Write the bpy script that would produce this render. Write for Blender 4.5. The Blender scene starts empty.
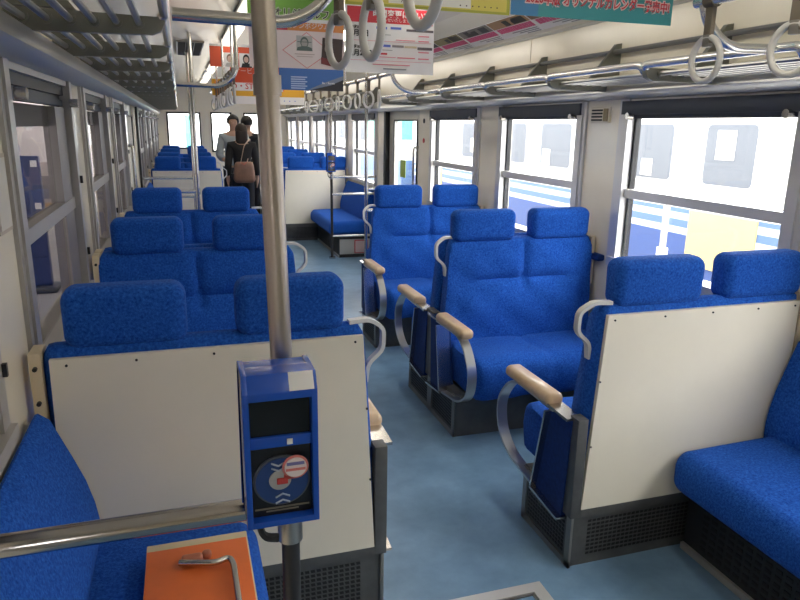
import bpy, bmesh, math, random
from mathutils import Vector, Matrix
random.seed(7)
C = bpy.context.scene.collection
PI = math.pi

# ---------------------------------------------------------------- materials
_m = {}
def mat(name, rgb, rough=.5, metal=0., noise=0., nscale=20., bump=0., bscale=200., spec=.5, emit=0., sheen=0., coat=0., rgb2=None):
    if name in _m: return _m[name]
    m = bpy.data.materials.new(name); m.use_nodes = True
    nt = m.node_tree; b = nt.nodes['Principled BSDF']
    b.inputs['Base Color'].default_value = (*rgb, 1); b.inputs['Roughness'].default_value = rough
    b.inputs['Metallic'].default_value = metal; b.inputs['Specular IOR Level'].default_value = spec
    if coat: b.inputs['Coat Weight'].default_value = coat; b.inputs['Coat Roughness'].default_value = .08
    if sheen: b.inputs['Sheen Weight'].default_value = sheen; b.inputs['Sheen Roughness'].default_value = .4; b.inputs['Sheen Tint'].default_value = (.5,.7,1,1)
    if emit: b.inputs['Emission Color'].default_value = (*rgb, 1); b.inputs['Emission Strength'].default_value = emit
    tc = nt.nodes.new('ShaderNodeTexCoord')
    if noise or rgb2:
        n = nt.nodes.new('ShaderNodeTexNoise'); n.inputs['Scale'].default_value = nscale; n.inputs['Detail'].default_value = 6; n.inputs['Roughness'].default_value = .65
        nt.links.new(tc.outputs['Object'], n.inputs['Vector'])
        r = nt.nodes.new('ShaderNodeValToRGB'); r.color_ramp.elements[0].position = .32; r.color_ramp.elements[1].position = .68
        a = rgb2 if rgb2 else tuple(c*(1-noise) for c in rgb); z = rgb if rgb2 else tuple(min(1, c*(1+noise)) for c in rgb)
        r.color_ramp.elements[0].color = (*a, 1); r.color_ramp.elements[1].color = (*z, 1)
        nt.links.new(n.outputs['Fac'], r.inputs['Fac']); nt.links.new(r.outputs['Color'], b.inputs['Base Color'])
    if bump:
        n2 = nt.nodes.new('ShaderNodeTexNoise'); n2.inputs['Scale'].default_value = bscale; n2.inputs['Detail'].default_value = 3
        nt.links.new(tc.outputs['Object'], n2.inputs['Vector'])
        bp = nt.nodes.new('ShaderNodeBump'); bp.inputs['Strength'].default_value = bump; bp.inputs['Distance'].default_value = .004
        nt.links.new(n2.outputs['Fac'], bp.inputs['Height']); nt.links.new(bp.outputs['Normal'], b.inputs['Normal'])
    _m[name] = m
    return m

def glass_mat(name, tint=(1,1,1), gloss=.06):
    m = bpy.data.materials.new(name); m.use_nodes = True; nt = m.node_tree; nt.nodes.clear()
    o = nt.nodes.new('ShaderNodeOutputMaterial'); t = nt.nodes.new('ShaderNodeBsdfTransparent'); g = nt.nodes.new('ShaderNodeBsdfGlossy')
    t.inputs['Color'].default_value = (*tint, 1); g.inputs['Roughness'].default_value = .02
    mx = nt.nodes.new('ShaderNodeMixShader'); mx.inputs[0].default_value = gloss
    nt.links.new(t.outputs[0], mx.inputs[1]); nt.links.new(g.outputs[0], mx.inputs[2]); nt.links.new(mx.outputs[0], o.inputs[0])
    return m

FAB = mat('seat_fabric', (.024,.135,.55), .9, rgb2=(.002,.036,.26), nscale=130, bump=.5, bscale=420, sheen=.06, spec=.15)
NAVY = mat('navy_side_fabric', (.007,.032,.16), .85, noise=.25, nscale=60, sheen=.1, spec=.2)
CREAM = mat('cream_panel', (.76,.70,.58), .42, noise=.03, nscale=3)
WALL = mat('wall_laminate', (.84,.77,.63), .20, noise=.03, nscale=2, spec=.5)
CEIL = mat('ceiling_paint', (.84,.80,.70), .22, noise=.02, nscale=2)
FLOOR = mat('floor_vinyl', (.185,.31,.46), .32, rgb2=(.12,.215,.33), nscale=5, bump=.05, bscale=60, spec=.5)
STEEL = mat('stainless', (.62,.60,.57), .22, 1.)
CHROME = mat('chrome', (.76,.75,.73), .22, .78)
ROD = mat('rack_rod_steel', (.50,.49,.47), .32, .9)
ALU = mat('window_aluminium', (.66,.65,.64), .38, .5)
DULL = mat('dull_steel_pole', (.50,.44,.385), .33, 1.)
GREYMET = mat('base_grey_metal', (.11,.112,.112), .5, .35, noise=.15, nscale=15)
DARKMET = mat('dark_perforation', (.012,.012,.013), .6)
RACKM = mat('rack_bracket_grey', (.22,.22,.19), .45, .5)
BLACK = mat('black_rubber', (.012,.012,.013), .5)
BLIND = mat('blind_box', (.05,.06,.08), .5, .2)
LOOP = mat('armrest_alloy', (.58,.58,.57), .28, .85)
HANDLE = mat('handle_grey', (.60,.60,.59), .35)
RAILM = mat('dark_chrome_rail', (.50,.46,.43), .16, 1.)  # chrome in a darker, browner tone for the near rail
WOOD = mat('wood_pad', (.62,.45,.29), .38, rgb2=(.50,.34,.20), nscale=12, coat=.3)
BOARD = mat('cream_filler', (.68,.56,.38), .5)
WHITEP = mat('white_plastic', (.80,.80,.78), .35)
RINGM = mat('ring_plastic', (.66,.64,.61), .35)
BELT = mat('strap_belt', (.17,.14,.105), .7)
PAPER = mat('paper', (.82,.80,.80), .45)
INK = mat('ink_black', (.02,.02,.02), .6)
GLASS = glass_mat('window_glass', (.96,.97,.98), .05)
GLASSL = glass_mat('window_glass_grey', (.75,.74,.74), .10)  # greyer tint and more gloss for the platform-side panes
LAMP = mat('lamp_diffuser', (1,.94,.82), .4, emit=3.6)
LAMPB = mat('lamp_diffuser_dim', (1,.92,.78), .4, emit=1.05)  # same lamp, set dimmer so the platform-side seats stay darker
def flat(name, rgb, rough=.5): return mat(name, rgb, rough)

# ---------------------------------------------------------------- mesh builder
class MB:
    def __init__(s): s.v = []; s.f = []; s.mi = []
    def add(s, vs, fs, mi=0):
        o = len(s.v); s.v += [tuple(v) for v in vs]; s.f += [tuple(i+o for i in f) for f in fs]; s.mi += [mi]*len(fs); return s
    def box(s, x0, x1, y0, y1, z0, z1, mi=0):
        vs = [(x,y,z) for x in (x0,x1) for y in (y0,y1) for z in (z0,z1)]
        return s.add(vs, [(0,1,3,2),(4,6,7,5),(0,4,5,1),(2,3,7,6),(0,2,6,4),(1,5,7,3)], mi)
    def prism(s, pts, axis, a0, a1, mi=0):
        n = len(pts)
        def P(p, a): return {'x':(a,p[0],p[1]), 'y':(p[0],a,p[1]), 'z':(p[0],p[1],a)}[axis]
        vs = [P(p,a0) for p in pts]+[P(p,a1) for p in pts]
        fs = [(i,(i+1)%n,n+(i+1)%n,n+i) for i in range(n)]+[tuple(range(n))[::-1], tuple(range(n,2*n))]
        return s.add(vs, fs, mi)
    def sweep(s, path, prof, closed=False, up=None, mi=0):
        path = [Vector(p) for p in path]; n = len(path); k = len(prof); rings = []
        T0 = None; N = None
        for i, p in enumerate(path):
            a = path[i-1] if (i or closed) else p; b = path[(i+1)%n] if (i < n-1 or closed) else p
            t = (b-a).normalized()
            if N is None:
                ref = Vector(up) if up else (Vector((0,0,1)) if abs(t.z) < .9 else Vector((0,1,0)))
                N = (ref - t*ref.dot(t)).normalized()
            else:
                if up: N = (Vector(up)-t*Vector(up).dot(t)).normalized()
                else: N = (N - t*N.dot(t)).normalized()
            B = t.cross(N)
            rings.append([p+B*u+N*w for u, w in prof])
        vs = [v for r in rings for v in r]; fs = []
        for i in range(n if closed else n-1):
            j = (i+1)%n
            for q in range(k): fs.append((i*k+q, i*k+(q+1)%k, j*k+(q+1)%k, j*k+q))
        if not closed: fs += [tuple(range(k))[::-1], tuple((n-1)*k+q for q in range(k))]
        return s.add(vs, fs, mi)
    def tube(s, path, r, n=10, closed=False, mi=0):
        return s.sweep(path, [(r*math.cos(2*PI*i/n), r*math.sin(2*PI*i/n)) for i in range(n)], closed, None, mi)
    def band(s, path, w, t, up, mi=0, closed=False):
        return s.sweep(path, [(-t/2,-w/2),(t/2,-w/2),(t/2,w/2),(-t/2,w/2)], closed, up, mi)
    def rbox(s, c, size, r, k=4, mi=0, fn=None):
        h = [q/2 for q in size]; sm = [-1+i/k for i in range(k+1)]
        samples = [(-1, q) for q in sm] + [(1, -q) for q in sm[::-1]]
        n = len(samples); c = Vector(c)
        for ax in range(3):
            o1, o2 = (ax+1)%3, (ax+2)%3
            for sg in (-1, 1):
                vs = []
                for s1, a in samples:
                    for s2, b in samples:
                        d = Vector((0,0,0)); d[ax] = sg; d[o1] = math.tan(a*PI/4); d[o2] = math.tan(b*PI/4); d.normalize()
                        p = Vector((0,0,0)); p[ax] = sg*(h[ax]-r); p[o1] = s1*(h[o1]-r); p[o2] = s2*(h[o2]-r)
                        p = p+d*r
                        if fn: p = Vector(fn(p))
                        vs.append(c+p)
                fs = [(i*n+j, i*n+j+1, (i+1)*n+j+1, (i+1)*n+j) for i in range(n-1) for j in range(n-1)]
                s.add(vs, fs, mi)
        return s
    def ball(s, c, r, sc=(1,1,1), u=12, w=8, mi=0):
        vs = [(c[0]+r*sc[0]*math.sin(PI*i/w)*math.cos(2*PI*j/u), c[1]+r*sc[1]*math.sin(PI*i/w)*math.sin(2*PI*j/u), c[2]+r*sc[2]*math.cos(PI*i/w)) for i in range(w+1) for j in range(u)]
        fs = [(i*u+j, i*u+(j+1)%u, (i+1)*u+(j+1)%u, (i+1)*u+j) for i in range(w) for j in range(u)]
        return s.add(vs, fs, mi)
    def disc(s, c, r, ax, t, n=20, mi=0, sx=1):
        ang = [(r*sx*math.cos(2*PI*i/n), r*math.sin(2*PI*i/n)) for i in range(n)]
        if ax == 'y': return s.prism([(c[0]+a, c[2]+b) for a, b in ang], 'y', c[1]-t/2, c[1]+t/2, mi)
        if ax == 'x': return s.prism([(c[1]+a, c[2]+b) for a, b in ang], 'x', c[0]-t/2, c[0]+t/2, mi)
        return s.prism([(c[0]+a, c[1]+b) for a, b in ang], 'z', c[2]-t/2, c[2]+t/2, mi)
    def build(s, name, mats, parent=None, T=None, smooth=40, loc=None, bevel=0):
        if not isinstance(mats, (list, tuple)): mats = [mats]
        me = bpy.data.meshes.new(name)
        vs = [tuple(T(*v)) for v in s.v] if T else s.v
        if loc is not None: vs = [(v[0]-loc[0], v[1]-loc[1], v[2]-loc[2]) for v in vs]
        me.from_pydata(vs, [], s.f)
        me.polygons.foreach_set('material_index', s.mi)
        for m in mats: me.materials.append(m)
        bm = bmesh.new(); bm.from_mesh(me)
        bmesh.ops.remove_doubles(bm, verts=bm.verts, dist=1e-5)
        if bevel:
            bmesh.ops.bevel(bm, geom=[e for e in bm.edges if e.calc_face_angle(0) > .5], offset=bevel, segments=2, affect='EDGES', profile=.6)
        bmesh.ops.recalc_face_normals(bm, faces=bm.faces)
        bm.to_mesh(me); bm.free()
        if smooth:
            me.polygons.foreach_set('use_smooth', [True]*len(me.polygons))
            me.set_sharp_from_angle(angle=math.radians(smooth))
        o = bpy.data.objects.new(name, me); C.objects.link(o)
        P = wpos(parent) if parent is not None else Vector((0,0,0))
        if parent is not None: o.parent = parent
        if loc is None: me.transform(Matrix.Translation(-P))
        else: o.location = Vector(loc)-P
        return o
def wpos(q):
    b = Vector((0,0,0))
    while q is not None: b += q.location; q = q.parent
    return b

def fillet(pts, r, n=5):
    out = [Vector(pts[0])]
    for i in range(1, len(pts)-1):
        p = Vector(pts[i]); a = (Vector(pts[i-1])-p); b = (Vector(pts[i+1])-p)
        d = min(r, a.length*.49, b.length*.49); p0 = p+a.normalized()*d; p2 = p+b.normalized()*d
        for k in range(n+1):
            t = k/n; out.append(p0*(1-t)**2+p*2*t*(1-t)+p2*t*t)
    out.append(Vector(pts[-1])); return out

def thing(name, label, cat, loc=(0,0,0), group=None):
    o = bpy.data.objects.new(name, None); C.objects.link(o); o.location = loc; o.empty_display_size = .1
    return tag(o, label, cat, group)
def tag(o, label, cat, group=None, kind=None):
    o['label'] = label; o['category'] = cat
    if group: o['group'] = group
    if kind: o['kind'] = kind
    return o
def struct(o): o['kind'] = 'structure'; return o

def text(body, size, loc, m, parent, name='lettering', bold=0., outline=None, xs=1., ext=.0004, face='-y'):
    """printed lettering lying on a sheet; face -y reads from the camera end of the car"""
    cu = bpy.data.curves.new('txt', 'FONT'); cu.body = body; cu.size = size; cu.extrude = ext; cu.offset = bold; cu.resolution_u = 2
    cu.align_x = 'CENTER'; cu.align_y = 'CENTER'
    t = bpy.data.objects.new('txt', cu); C.objects.link(t)
    bpy.context.view_layer.update()
    me = bpy.data.meshes.new_from_object(t.evaluated_get(bpy.context.evaluated_depsgraph_get()))
    bpy.data.objects.remove(t); bpy.data.curves.remove(cu)
    if face == '-y': M = Matrix(((xs,0,0,0),(0,0,-1,0),(0,1,0,0),(0,0,0,1)))
    elif face == 'z': M = Matrix(((xs,0,0,0),(0,1,0,0),(0,0,1,0),(0,0,0,1)))
    else: M = Matrix(((0,0,1,0),(xs,0,0,0),(0,1,0,0),(0,0,0,1)))
    me.transform(M); me.materials.clear(); me.materials.append(m)
    o = bpy.data.objects.new(name, me); C.objects.link(o); o.parent = parent
    o.location = Vector(loc)-wpos(parent)
    return o

# ---------------------------------------------------------------- car shell
XL, XR, XM = -.425, 2.2, .8875
Y0, YE = -2.6, 15.0
ZC = 2.28
SILL, HEAD = .85, 1.70
def MIR(x): return 2*XM-x

struct(MB().box(XL-.1, XR+.1, Y0, YE+.1, -.06, 0).build('floor', FLOOR, smooth=0))
wins = [(.46,1.58),(1.95,3.08),(3.45,4.52),(4.9,5.95),(7.8,8.95),(9.3,10.3),(10.7,11.75),(12.15,13.2),(13.55,14.6)]
doors = [(-1.05,.12),(6.3,7.45)]
def wall_mesh(sgn, off=0.):
    """one side wall with its window and door openings"""
    x0, x1 = (XR, XR+.09) if sgn > 0 else (XL-.09, XL)
    b = MB(); cuts = sorted([(a+off,c+off,'w') for a,c in wins]+[(a+off,c+off,'d') for a,c in doors]); y = Y0
    for a, c, k in cuts:
        b.box(x0,x1,y,a,0,2.12)
        b.box(x0,x1,a,c,HEAD if k=='w' else 1.78,2.12)
        if k == 'w': b.box(x0,x1,a,c,0,SILL)
        y = c
    b.box(x0,x1,y,YE,0,2.12)
    return b
LOFF = .02
struct(wall_mesh(1).build('wall_right', WALL, smooth=0))
struct(wall_mesh(-1, LOFF).build('wall_left', WALL, smooth=0))
# ceiling with curved coves
prof = [(XL,2.12),(XL+.05,2.16),(XL+.18,2.225),(XL+.37,2.28)]
prof = prof+[(MIR(x),z) for x,z in prof[::-1]]
top = [(x,z+.06) for x,z in prof[::-1]]
b = MB()
for i in range(len(prof)-1):
    b.prism([prof[i],prof[i+1],(prof[i+1][0],prof[i+1][1]+.08),(prof[i][0],prof[i][1]+.08)],'y',Y0,YE)
struct(b.build('ceiling', CEIL, smooth=30))
struct(MB().box(XL-.1,XR+.1,Y0-.1,Y0,-.06,2.4).build('wall_back', WALL, smooth=0))
# end wall with three openings
b = MB(); op = [(-.24,.43,1.02,1.76),(.63,1.06,.96,1.77),(1.30,1.95,.98,1.77)]
x = XL-.1
for x0,x1,z0,z1 in op:
    b.box(x,x0,YE,YE+.1,0,2.4); b.box(x0,x1,YE,YE+.1,0,z0); b.box(x0,x1,YE,YE+.1,z1,2.4); x = x1
b.box(x,XR+.1,YE,YE+.1,0,2.4)
struct(b.build('wall_front', WALL, smooth=0))
wi = 0
for x0,x1,z0,z1 in op:
    wi += 1
    f = MB()
    for a,c,d,e in ((x0,x0+.035,z0,z1),(x1-.035,x1,z0,z1),(x0,x1,z0,z0+.035),(x0,x1,z1-.035,z1)): f.box(a,c,YE-.015,YE+.03,d,e)
    w = struct(f.build('window_%d'%wi, BLACK, smooth=0))
    MB().box(x0+.03,x1-.03,YE+.01,YE+.016,z0+.03,z1-.03).build('pane', GLASS, w, smooth=0)
    if wi == 1:
        MB().tube([(.27,YE-.02,1.05),(.27,YE-.02,1.75)],.012,8).build('wiper_bar', BLACK, w)
# side windows
def side_window(idx, sgn, y0, y1):
    X = XR if sgn > 0 else XL
    S = lambda d: X - sgn*d          # d>0 into the car
    def bx(b, d0, d1, a, c, z0, z1, mi=0): b.box(min(S(d0),S(d1)),max(S(d0),S(d1)),a,c,z0,z1,mi)
    f = MB()
    w = .055
    bx(f,-.06,.02,y0,y0+w,SILL,HEAD); bx(f,-.06,.02,y1-w,y1,SILL,HEAD)
    bx(f,-.06,.035,y0,y1,SILL,SILL+.035); bx(f,-.06,.01,y0,y1,HEAD-.02,HEAD)
    # outer rails of the cream-edged surround
    bx(f,.0,.012,y0-.03,y0,SILL-.02,HEAD); bx(f,.0,.012,y1,y1+.03,SILL-.02,HEAD)
    AL = ALU if sgn > 0 else mat('window_aluminium_shaded', (.44,.42,.40), .4, .4)  # same aluminium, shade of the platform side put into its colour
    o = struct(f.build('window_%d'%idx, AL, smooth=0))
    m = MB(); bx(m,-.045,.0,y0+w,y1-w,1.205,1.25); m.build('meeting_rail', AL, o, smooth=0)
    g = MB(); bx(g,-.03,-.036,y0+w,y1-w,1.24,1.60); bx(g,-.012,-.018,y0+w,y1-w,SILL+.03,1.21)
    g.build('pane', GLASS if sgn > 0 else GLASSL, o, smooth=0)
    r = MB(); bx(r,-.05,.03 if sgn > 0 else -.02,y0+.01,y1-.01,1.625,1.69); bx(r,-.04,.012 if sgn > 0 else -.01,y0+.03,y1-.03,1.605,1.627)
    r.build('blind_box', BLIND, o, smooth=0)
    for yy in (y0+.085, y1-.085):
        k = MB(); k.disc((S(.035),yy,1.617),.017,'x',.03,10); k.build('blind_catch', STEEL, o)
    gm = MB(); bx(gm,-.05,-.02,y0+w,y0+w+.018,SILL+.03,1.61); bx(gm,-.05,-.02,y1-w-.018,y1-w,SILL+.03,1.61)
    gm.build('gasket', BLACK, o, smooth=0)
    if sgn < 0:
        q = MB(); bx(q,-.055,-.005,y0+.005,y1-.005,1.645,1.70); q.build('blind_slot_shade', BLACK, o, smooth=0)  # black strip stands in for the shade in the gap under the valance
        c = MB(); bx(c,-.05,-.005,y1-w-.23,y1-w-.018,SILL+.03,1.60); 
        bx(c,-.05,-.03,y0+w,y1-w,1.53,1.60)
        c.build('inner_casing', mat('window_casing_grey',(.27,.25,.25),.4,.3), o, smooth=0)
        for zz in (1.0,1.3):
            q = MB(); bx(q,.0,.03,y1-.012,y1+.0,zz,zz+.03); q.build('latch', BLACK, o, smooth=0)
    return o
wi = 3
for a,c in wins:
    wi += 1; side_window(wi, 1, a, c)
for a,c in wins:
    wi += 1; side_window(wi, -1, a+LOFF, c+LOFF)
def side_door(idx, sgn, y0, y1):
    X = XR if sgn > 0 else XL
    S = lambda d: X - sgn*d
    def bx(b, d0, d1, a, c, z0, z1): b.box(min(S(d0),S(d1)),max(S(d0),S(d1)),a,c,z0,z1)
    ym = (y0+y1)/2; wy0, wy1, z0, z1 = y0+.14, y1-.26, .88, 1.60
    f = MB(); bx(f,-.07,-.03,y0,wy0,0,1.78); bx(f,-.07,-.03,wy1,y1,0,1.78); bx(f,-.07,-.03,wy0,wy1,0,z0); bx(f,-.07,-.03,wy0,wy1,z1,1.78)
    o = struct(f.build('door_%d'%idx, mat('door_leaf',(.50,.48,.44),.3,.2), smooth=0))
    g = MB(); bx(g,-.055,-.045,wy0,wy1,z0,z1); g.build('pane', GLASS, o, smooth=0)
    e = MB(); bx(e,-.03,.02,y1-.07,y1,0,1.78); bx(e,-.03,-.02,wy0-.015,wy0,z0,z1); bx(e,-.03,-.02,wy1,wy1+.015,z0,z1); bx(e,-.03,-.02,wy0,wy1,z1,z1+.015)
    e.build('rubber_edge', BLACK, o, smooth=0)
    h = MB(); h.tube(fillet([(S(-.03),y0+.07,.95),(S(.03),y0+.07,.95),(S(.03),y0+.07,1.35),(S(-.03),y0+.07,1.35)],.03),.012,8)
    h.build('handle', STEEL, o)
    if sgn > 0:
        s = MB(); bx(s,-.04,-.043,wy1-.36,wy1-.18,1.02,1.2); s.build('sticker', flat('sticker_green',(.32,.42,.06)), o, smooth=0)
for i,(sg,(a,c)) in enumerate([(1,doors[0]),(1,doors[1]),(-1,(doors[0][0]+LOFF,doors[0][1]+LOFF)),(-1,(doors[1][0]+LOFF,doors[1][1]+LOFF+.25))]):
    side_door(i+1, sg, a, c)
# metal valance above windows and kick heaters below
k = 0
for sgn, X in ((1,XR),(-1,XL)):
    k += 1
    S = lambda d: X - sgn*d
    p = [(S(0),1.70),(S(.045),1.705),(S(.075),1.735),(S(.065),1.785),(S(.02),1.815),(S(0),1.815)]
    struct(MB().prism(p,'y',Y0,YE).build('trim_%d'%k, mat('valance_metal',(.52,.51,.49),.30,.45), smooth=50))
# upper wall seams as thin cover strips
for yy in (2.05,4.15,6.25,8.35,10.45):
    k += 1
    struct(MB().box(XR-.004,XR,yy-.012,yy+.012,1.80,2.12).build('trim_%d'%k, WALL, smooth=0))
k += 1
struct(MB().box(XR-.01,XR,Y0,YE,2.105,2.122).build('trim_%d'%k, mat('trim_shadow_grey',(.4,.39,.36),.4), smooth=0))  # grey strip along the top of the train-side wall

# lamps
for sgn, X, nm in ((-1,.465,'platform'),(1,1.31,'striped-train')):
    for i, y0 in enumerate([-1.55,.2,1.95,3.7,5.45,7.2,8.95,10.7,12.45]):
        ordn = ['behind the ticket reader','over the ticket reader','over the first seat bay','over the second seat bay','over the bench before the doors','over the door vestibule','over the far bench','over the standing people','nearest the front windows'][i]
        t = thing('ceiling_lamp', 'long white ceiling lamp on the %s side, %s'%(nm,ordn), 'lamp', (X,y0+.65,ZC), 'ceiling lamps')
        MB().box(X-.06,X+.06,y0-.02,y0+1.32,ZC-.02,ZC-.001).build('housing', WHITEP, t, smooth=0)
        MB().rbox((X,y0+.65,ZC-.035),(.09,1.28,.04),.015,2).build('diffuser', LAMP if sgn > 0 else LAMPB, t)

# ---------------------------------------------------------------- seats
def seat(side, yb, face, label, panel=False, rear=False, group='double seats along the car'):
    xa = 1.252 if side > 0 else 1.775-1.252+.02
    W = .90 if side > 0 else .92
    sx = side
    def T(lx, d, z): return (xa+sx*lx, yb+face*d, z)
    root = thing('double_seat', label, 'seat', T(.45,.25,0), group)
    # base with perforated kick plates
    MB().box(.0,W+.02,.01,.36,0,.235).build('base', GREYMET, root, T, smooth=0)
    if panel:
        g = MB()
        for r in range(9):
            z = .040+.0165*r
            for i in range(44): g.prism([(.07+i*.0185,z),(.083+i*.0185,z),(.085+i*.0185,z+.009),(.072+i*.0185,z+.009)],'y',.008,.012)
        g.build('kick_grille', DARKMET, root, T, smooth=0)
    g = MB()
    for r in range(9):
        z = .040+.0165*r
        for i in range(14): g.box(-.002,.003,.05+i*.0195,.063+i*.0195,z,z+.009)
    g.build('side_grille', DARKMET, root, T, smooth=0)
    e = MB(); e.box(-.006,.004,.0,.36,.0,.025); e.box(-.006,.004,.0,.03,.0,.23); e.box(-.006,.004,.33,.36,0,.23)
    e.build('base_edge', mat('edge_steel',(.30,.29,.27),.35,.8), root, T, smooth=0)
    # cushion
    def slab(prof, u0, u1, nu, f, name, taper=None):
        vs = []; k = len(prof)
        for i in range(nu+1):
            t = i/nu; edge = min(t, 1-t)*(u1-u0)
            rr = .035; q = 1-math.sqrt(max(0,1-max(0,(rr-edge)/rr)**2)) if edge < rr else 0
            cx = sum(p[0] for p in prof)/k; cz = sum(p[1] for p in prof)/k
            for (d,z) in prof:
                dd, zz = f(u0+t*(u1-u0), d, z)
                dd = dd+(cx-dd)*q*.30; zz = zz+(cz-zz)*q*.12
                lx = u0+t*(u1-u0)
                if taper: lx += taper(zz)*(1-t)
                vs.append((lx,dd,zz))
        fs = [(i*k+j, i*k+(j+1)%k, (i+1)*k+(j+1)%k, (i+1)*k+j) for i in range(nu) for j in range(k)]
        fs += [tuple(range(k)), tuple(nu*k+j for j in range(k))]
        return MB().add(vs, fs).build(name, FAB, root, T, smooth=60)
    cp = [(.08,.24),(.08,.43),(.13,.446),(.20,.442),(.28,.444),(.36,.452),(.42,.456),(.46,.452),(.49,.440),(.512,.415),(.522,.38),(.524,.34),(.515,.29),(.50,.25),(.47,.24)]
    ph = yb*3.1
    def cf(u, d, z):
        if z > .3:
            mid = (W+.04)/2
            z -= .010*math.exp(-((u-mid)/.03)**2)
            z += .004*math.sin(u*14+ph)*(d/.5)
        if d > .4: d += .007*math.sin(u*17+ph*1.7)+ (.004*math.sin(u*41+ph) if z < .38 else 0)
        return d, z
    slab(cp, .045, W+.005, 44, cf, 'seat_cushion')
    # backrest
    bp = [(.012,.24),(.012,.95),(.018,.972),(.035,.982),(.06,.982),(.082,.972),(.092,.952)]
    for i in range(1, 26):
        z = .952-(.952-.42)*i/25; bp.append((.092+.038*(.952-z)/.53, z))
    bp += [(.12,.30),(.10,.24)]
    def bf(u, d, z):
        if d > .085 and z > .40:
            mid = (W+.04)/2
            s = min(1, max(0,(u-.08)/.08))*min(1, max(0,(W-.04-u)/.08))
            d += .016*math.exp(-((z-.62)/.11)**2)*s + .010*math.exp(-((z-.86)/.06)**2)*s
            m = min(1, max(0,(abs(u-mid)-.01)/.06))
            cr = math.exp(-((z-.765)/.014)**2)*s
            d -= .028*cr*(.25+.75*math.exp(-((abs(u-mid)-.14)/.16)**2))
            if z > .70: d -= .024*math.exp(-((u-mid)/.022)**2)
            d += .003*math.sin(u*23+z*31+ph)
        return d, z
    slab(bp, .005, W+.005, 48, bf, 'backrest', taper=lambda z: .05*max(0,(z-.24)/.74))
    # headrests
    hc = ((.28,.725) if face > 0 else (.25,.70)) if side > 0 else (.27,.71)
    for c in hc if not rear else ():
        def fn(p):
            t = (p[2]+.085)/.17
            return (p[0]*(1-.05*abs(t-.5)), p[1]*(.92+.16*t), p[2]+.004*math.cos(p[0]*8))
        MB().rbox((c,.056,1.047),(.36 if side>0 else .315,.105,.168),.038,4,fn=fn).build('headrest', FAB, root, T, smooth=60)
    # cream back panel with screws, or plain back
    if panel:
        pts = [(.065,.952),(W-.02,.952),(W-.01,.236),(.027,.236)]
        bpnl = MB().prism(pts,'y',-.004,.012).build('back_panel', CREAM, root, T, smooth=0)
        for u, z in [(.09,.935),(.29,.935),(.49,.935),(.69,.935),(.86,.935),(.054,.72),(.042,.48)]:
            MB().disc((u,-.005,z),.0036,'y',.004,8).build('screw', DARKMET, bpnl, T)
        MB().box(.0,W,-.003,.012,.205,.24).build('panel_rail', GREYMET, root, T, smooth=0)
    # aisle handle
    hp = fillet([(.10,.04,.985),(.035,.045,.988),(-.012,.055,.955),(-.012,.06,.885),(.036,.06,.842),(.042,.06,.785)],.02,4)
    if not rear: MB().band(hp,.026,.012,(0,1,0)).build('grab_handle', HANDLE, root, T)
    # armrest: side panel, post, loop, pad
    sp = [(.03,.57),(.165,.555),(.235,.205),(.05,.19)]
    MB().prism(sp,'x',-.02,.04).build('side_panel', NAVY, root, T, smooth=0)
    tr = MB()
    tr.band([(-.01,.17,.552),(-.01,.24,.205)],.07,.010,(1,0,0)); tr.band([(-.01,.245,.205),(-.01,.04,.185)],.07,.010,(1,0,0)); tr.band([(-.01,.03,.575),(-.01,.22,.580)],.06,.010,(1,0,0))
    tr.build('panel_trim', STEEL, root, T, smooth=0)
    MB().box(-.014,.026,-.004,.05,.205,.585).build('end_post', GREYMET, root, T, bevel=.003)
    lp = fillet([(-.01,.14,.565),(-.01,.47,.572),(-.01,.585,.43),(-.01,.56,.30),(-.01,.46,.235),(-.01,.235,.205)],.10,6)
    MB().band(lp,.044,.010,(1,0,0)).build('armrest_loop', LOOP, root, T)
    def af(p): return (p[0], p[1], p[2]-.012*(p[1]/.2)**2)
    MB().rbox((-.01,.33,.600),(.074,.35,.050),.023,4,fn=af).build('armrest_pad', WOOD, root, T)
    # wall filler
    wf = MB().box(W,W+(.027 if side > 0 else .030),.005,.09,.70,.97).build('wall_filler', BOARD, root, T, bevel=.004)
    for z in (.74,.835,.93) if side < 0 else (): MB().disc((W+.015,-.0 if face>0 else .092,z),.006,'y',.012,8).build('screw', DARKMET, wf, T)
    return root

R_, L_ = 'on the side by the blue-striped train', 'on the dark platform side'
seat(1,1.83,1,'blue double seat showing a big cream back panel by the floor hatch',True)
seat(1,3.30,-1,'blue double seat facing the camera beside the first big train-side window')
seat(1,3.305,1,'blue double seat back to back with the near camera-facing seat, mostly armrest showing',rear=True)
seat(1,4.79,-1,'blue double seat facing the camera farthest down, just before the far bench and doors')
seat(-1,1.83,1,'blue double seat whose cream back panel stands behind the ticket reader',True)
seat(-1,3.30,-1,'blue double seat behind the ticket reader seat, facing the camera')
seat(-1,3.305,1,'blue double seat backed onto the second headrest row on the platform side',rear=True)
seat(-1,4.79,-1,'blue double seat in the third headrest row on the platform side')
seat(1,9.15,1,'blue double seat with cream back panel beyond the far bench with pole reader',True)
seat(-1,9.15,1,'blue double seat with cream back panel beside the standing woman',True)
for y, n in ((10.62,'second'),(12.09,'third')):
    for s, w in ((1,'train side'),(-1,'platform side')):
        seat(s,y-.003,-1,'blue double seat facing the camera, %s far row on the %s'%(n,w))
        seat(s,y+.003,1,'blue double seat facing the front windows, %s far row on the %s'%(n,w),rear=True)
for s, w in ((1,'train side'),(-1,'platform side')):
    seat(s,13.56,-1,'blue double seat nearest the front windows on the %s'%w)

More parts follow.
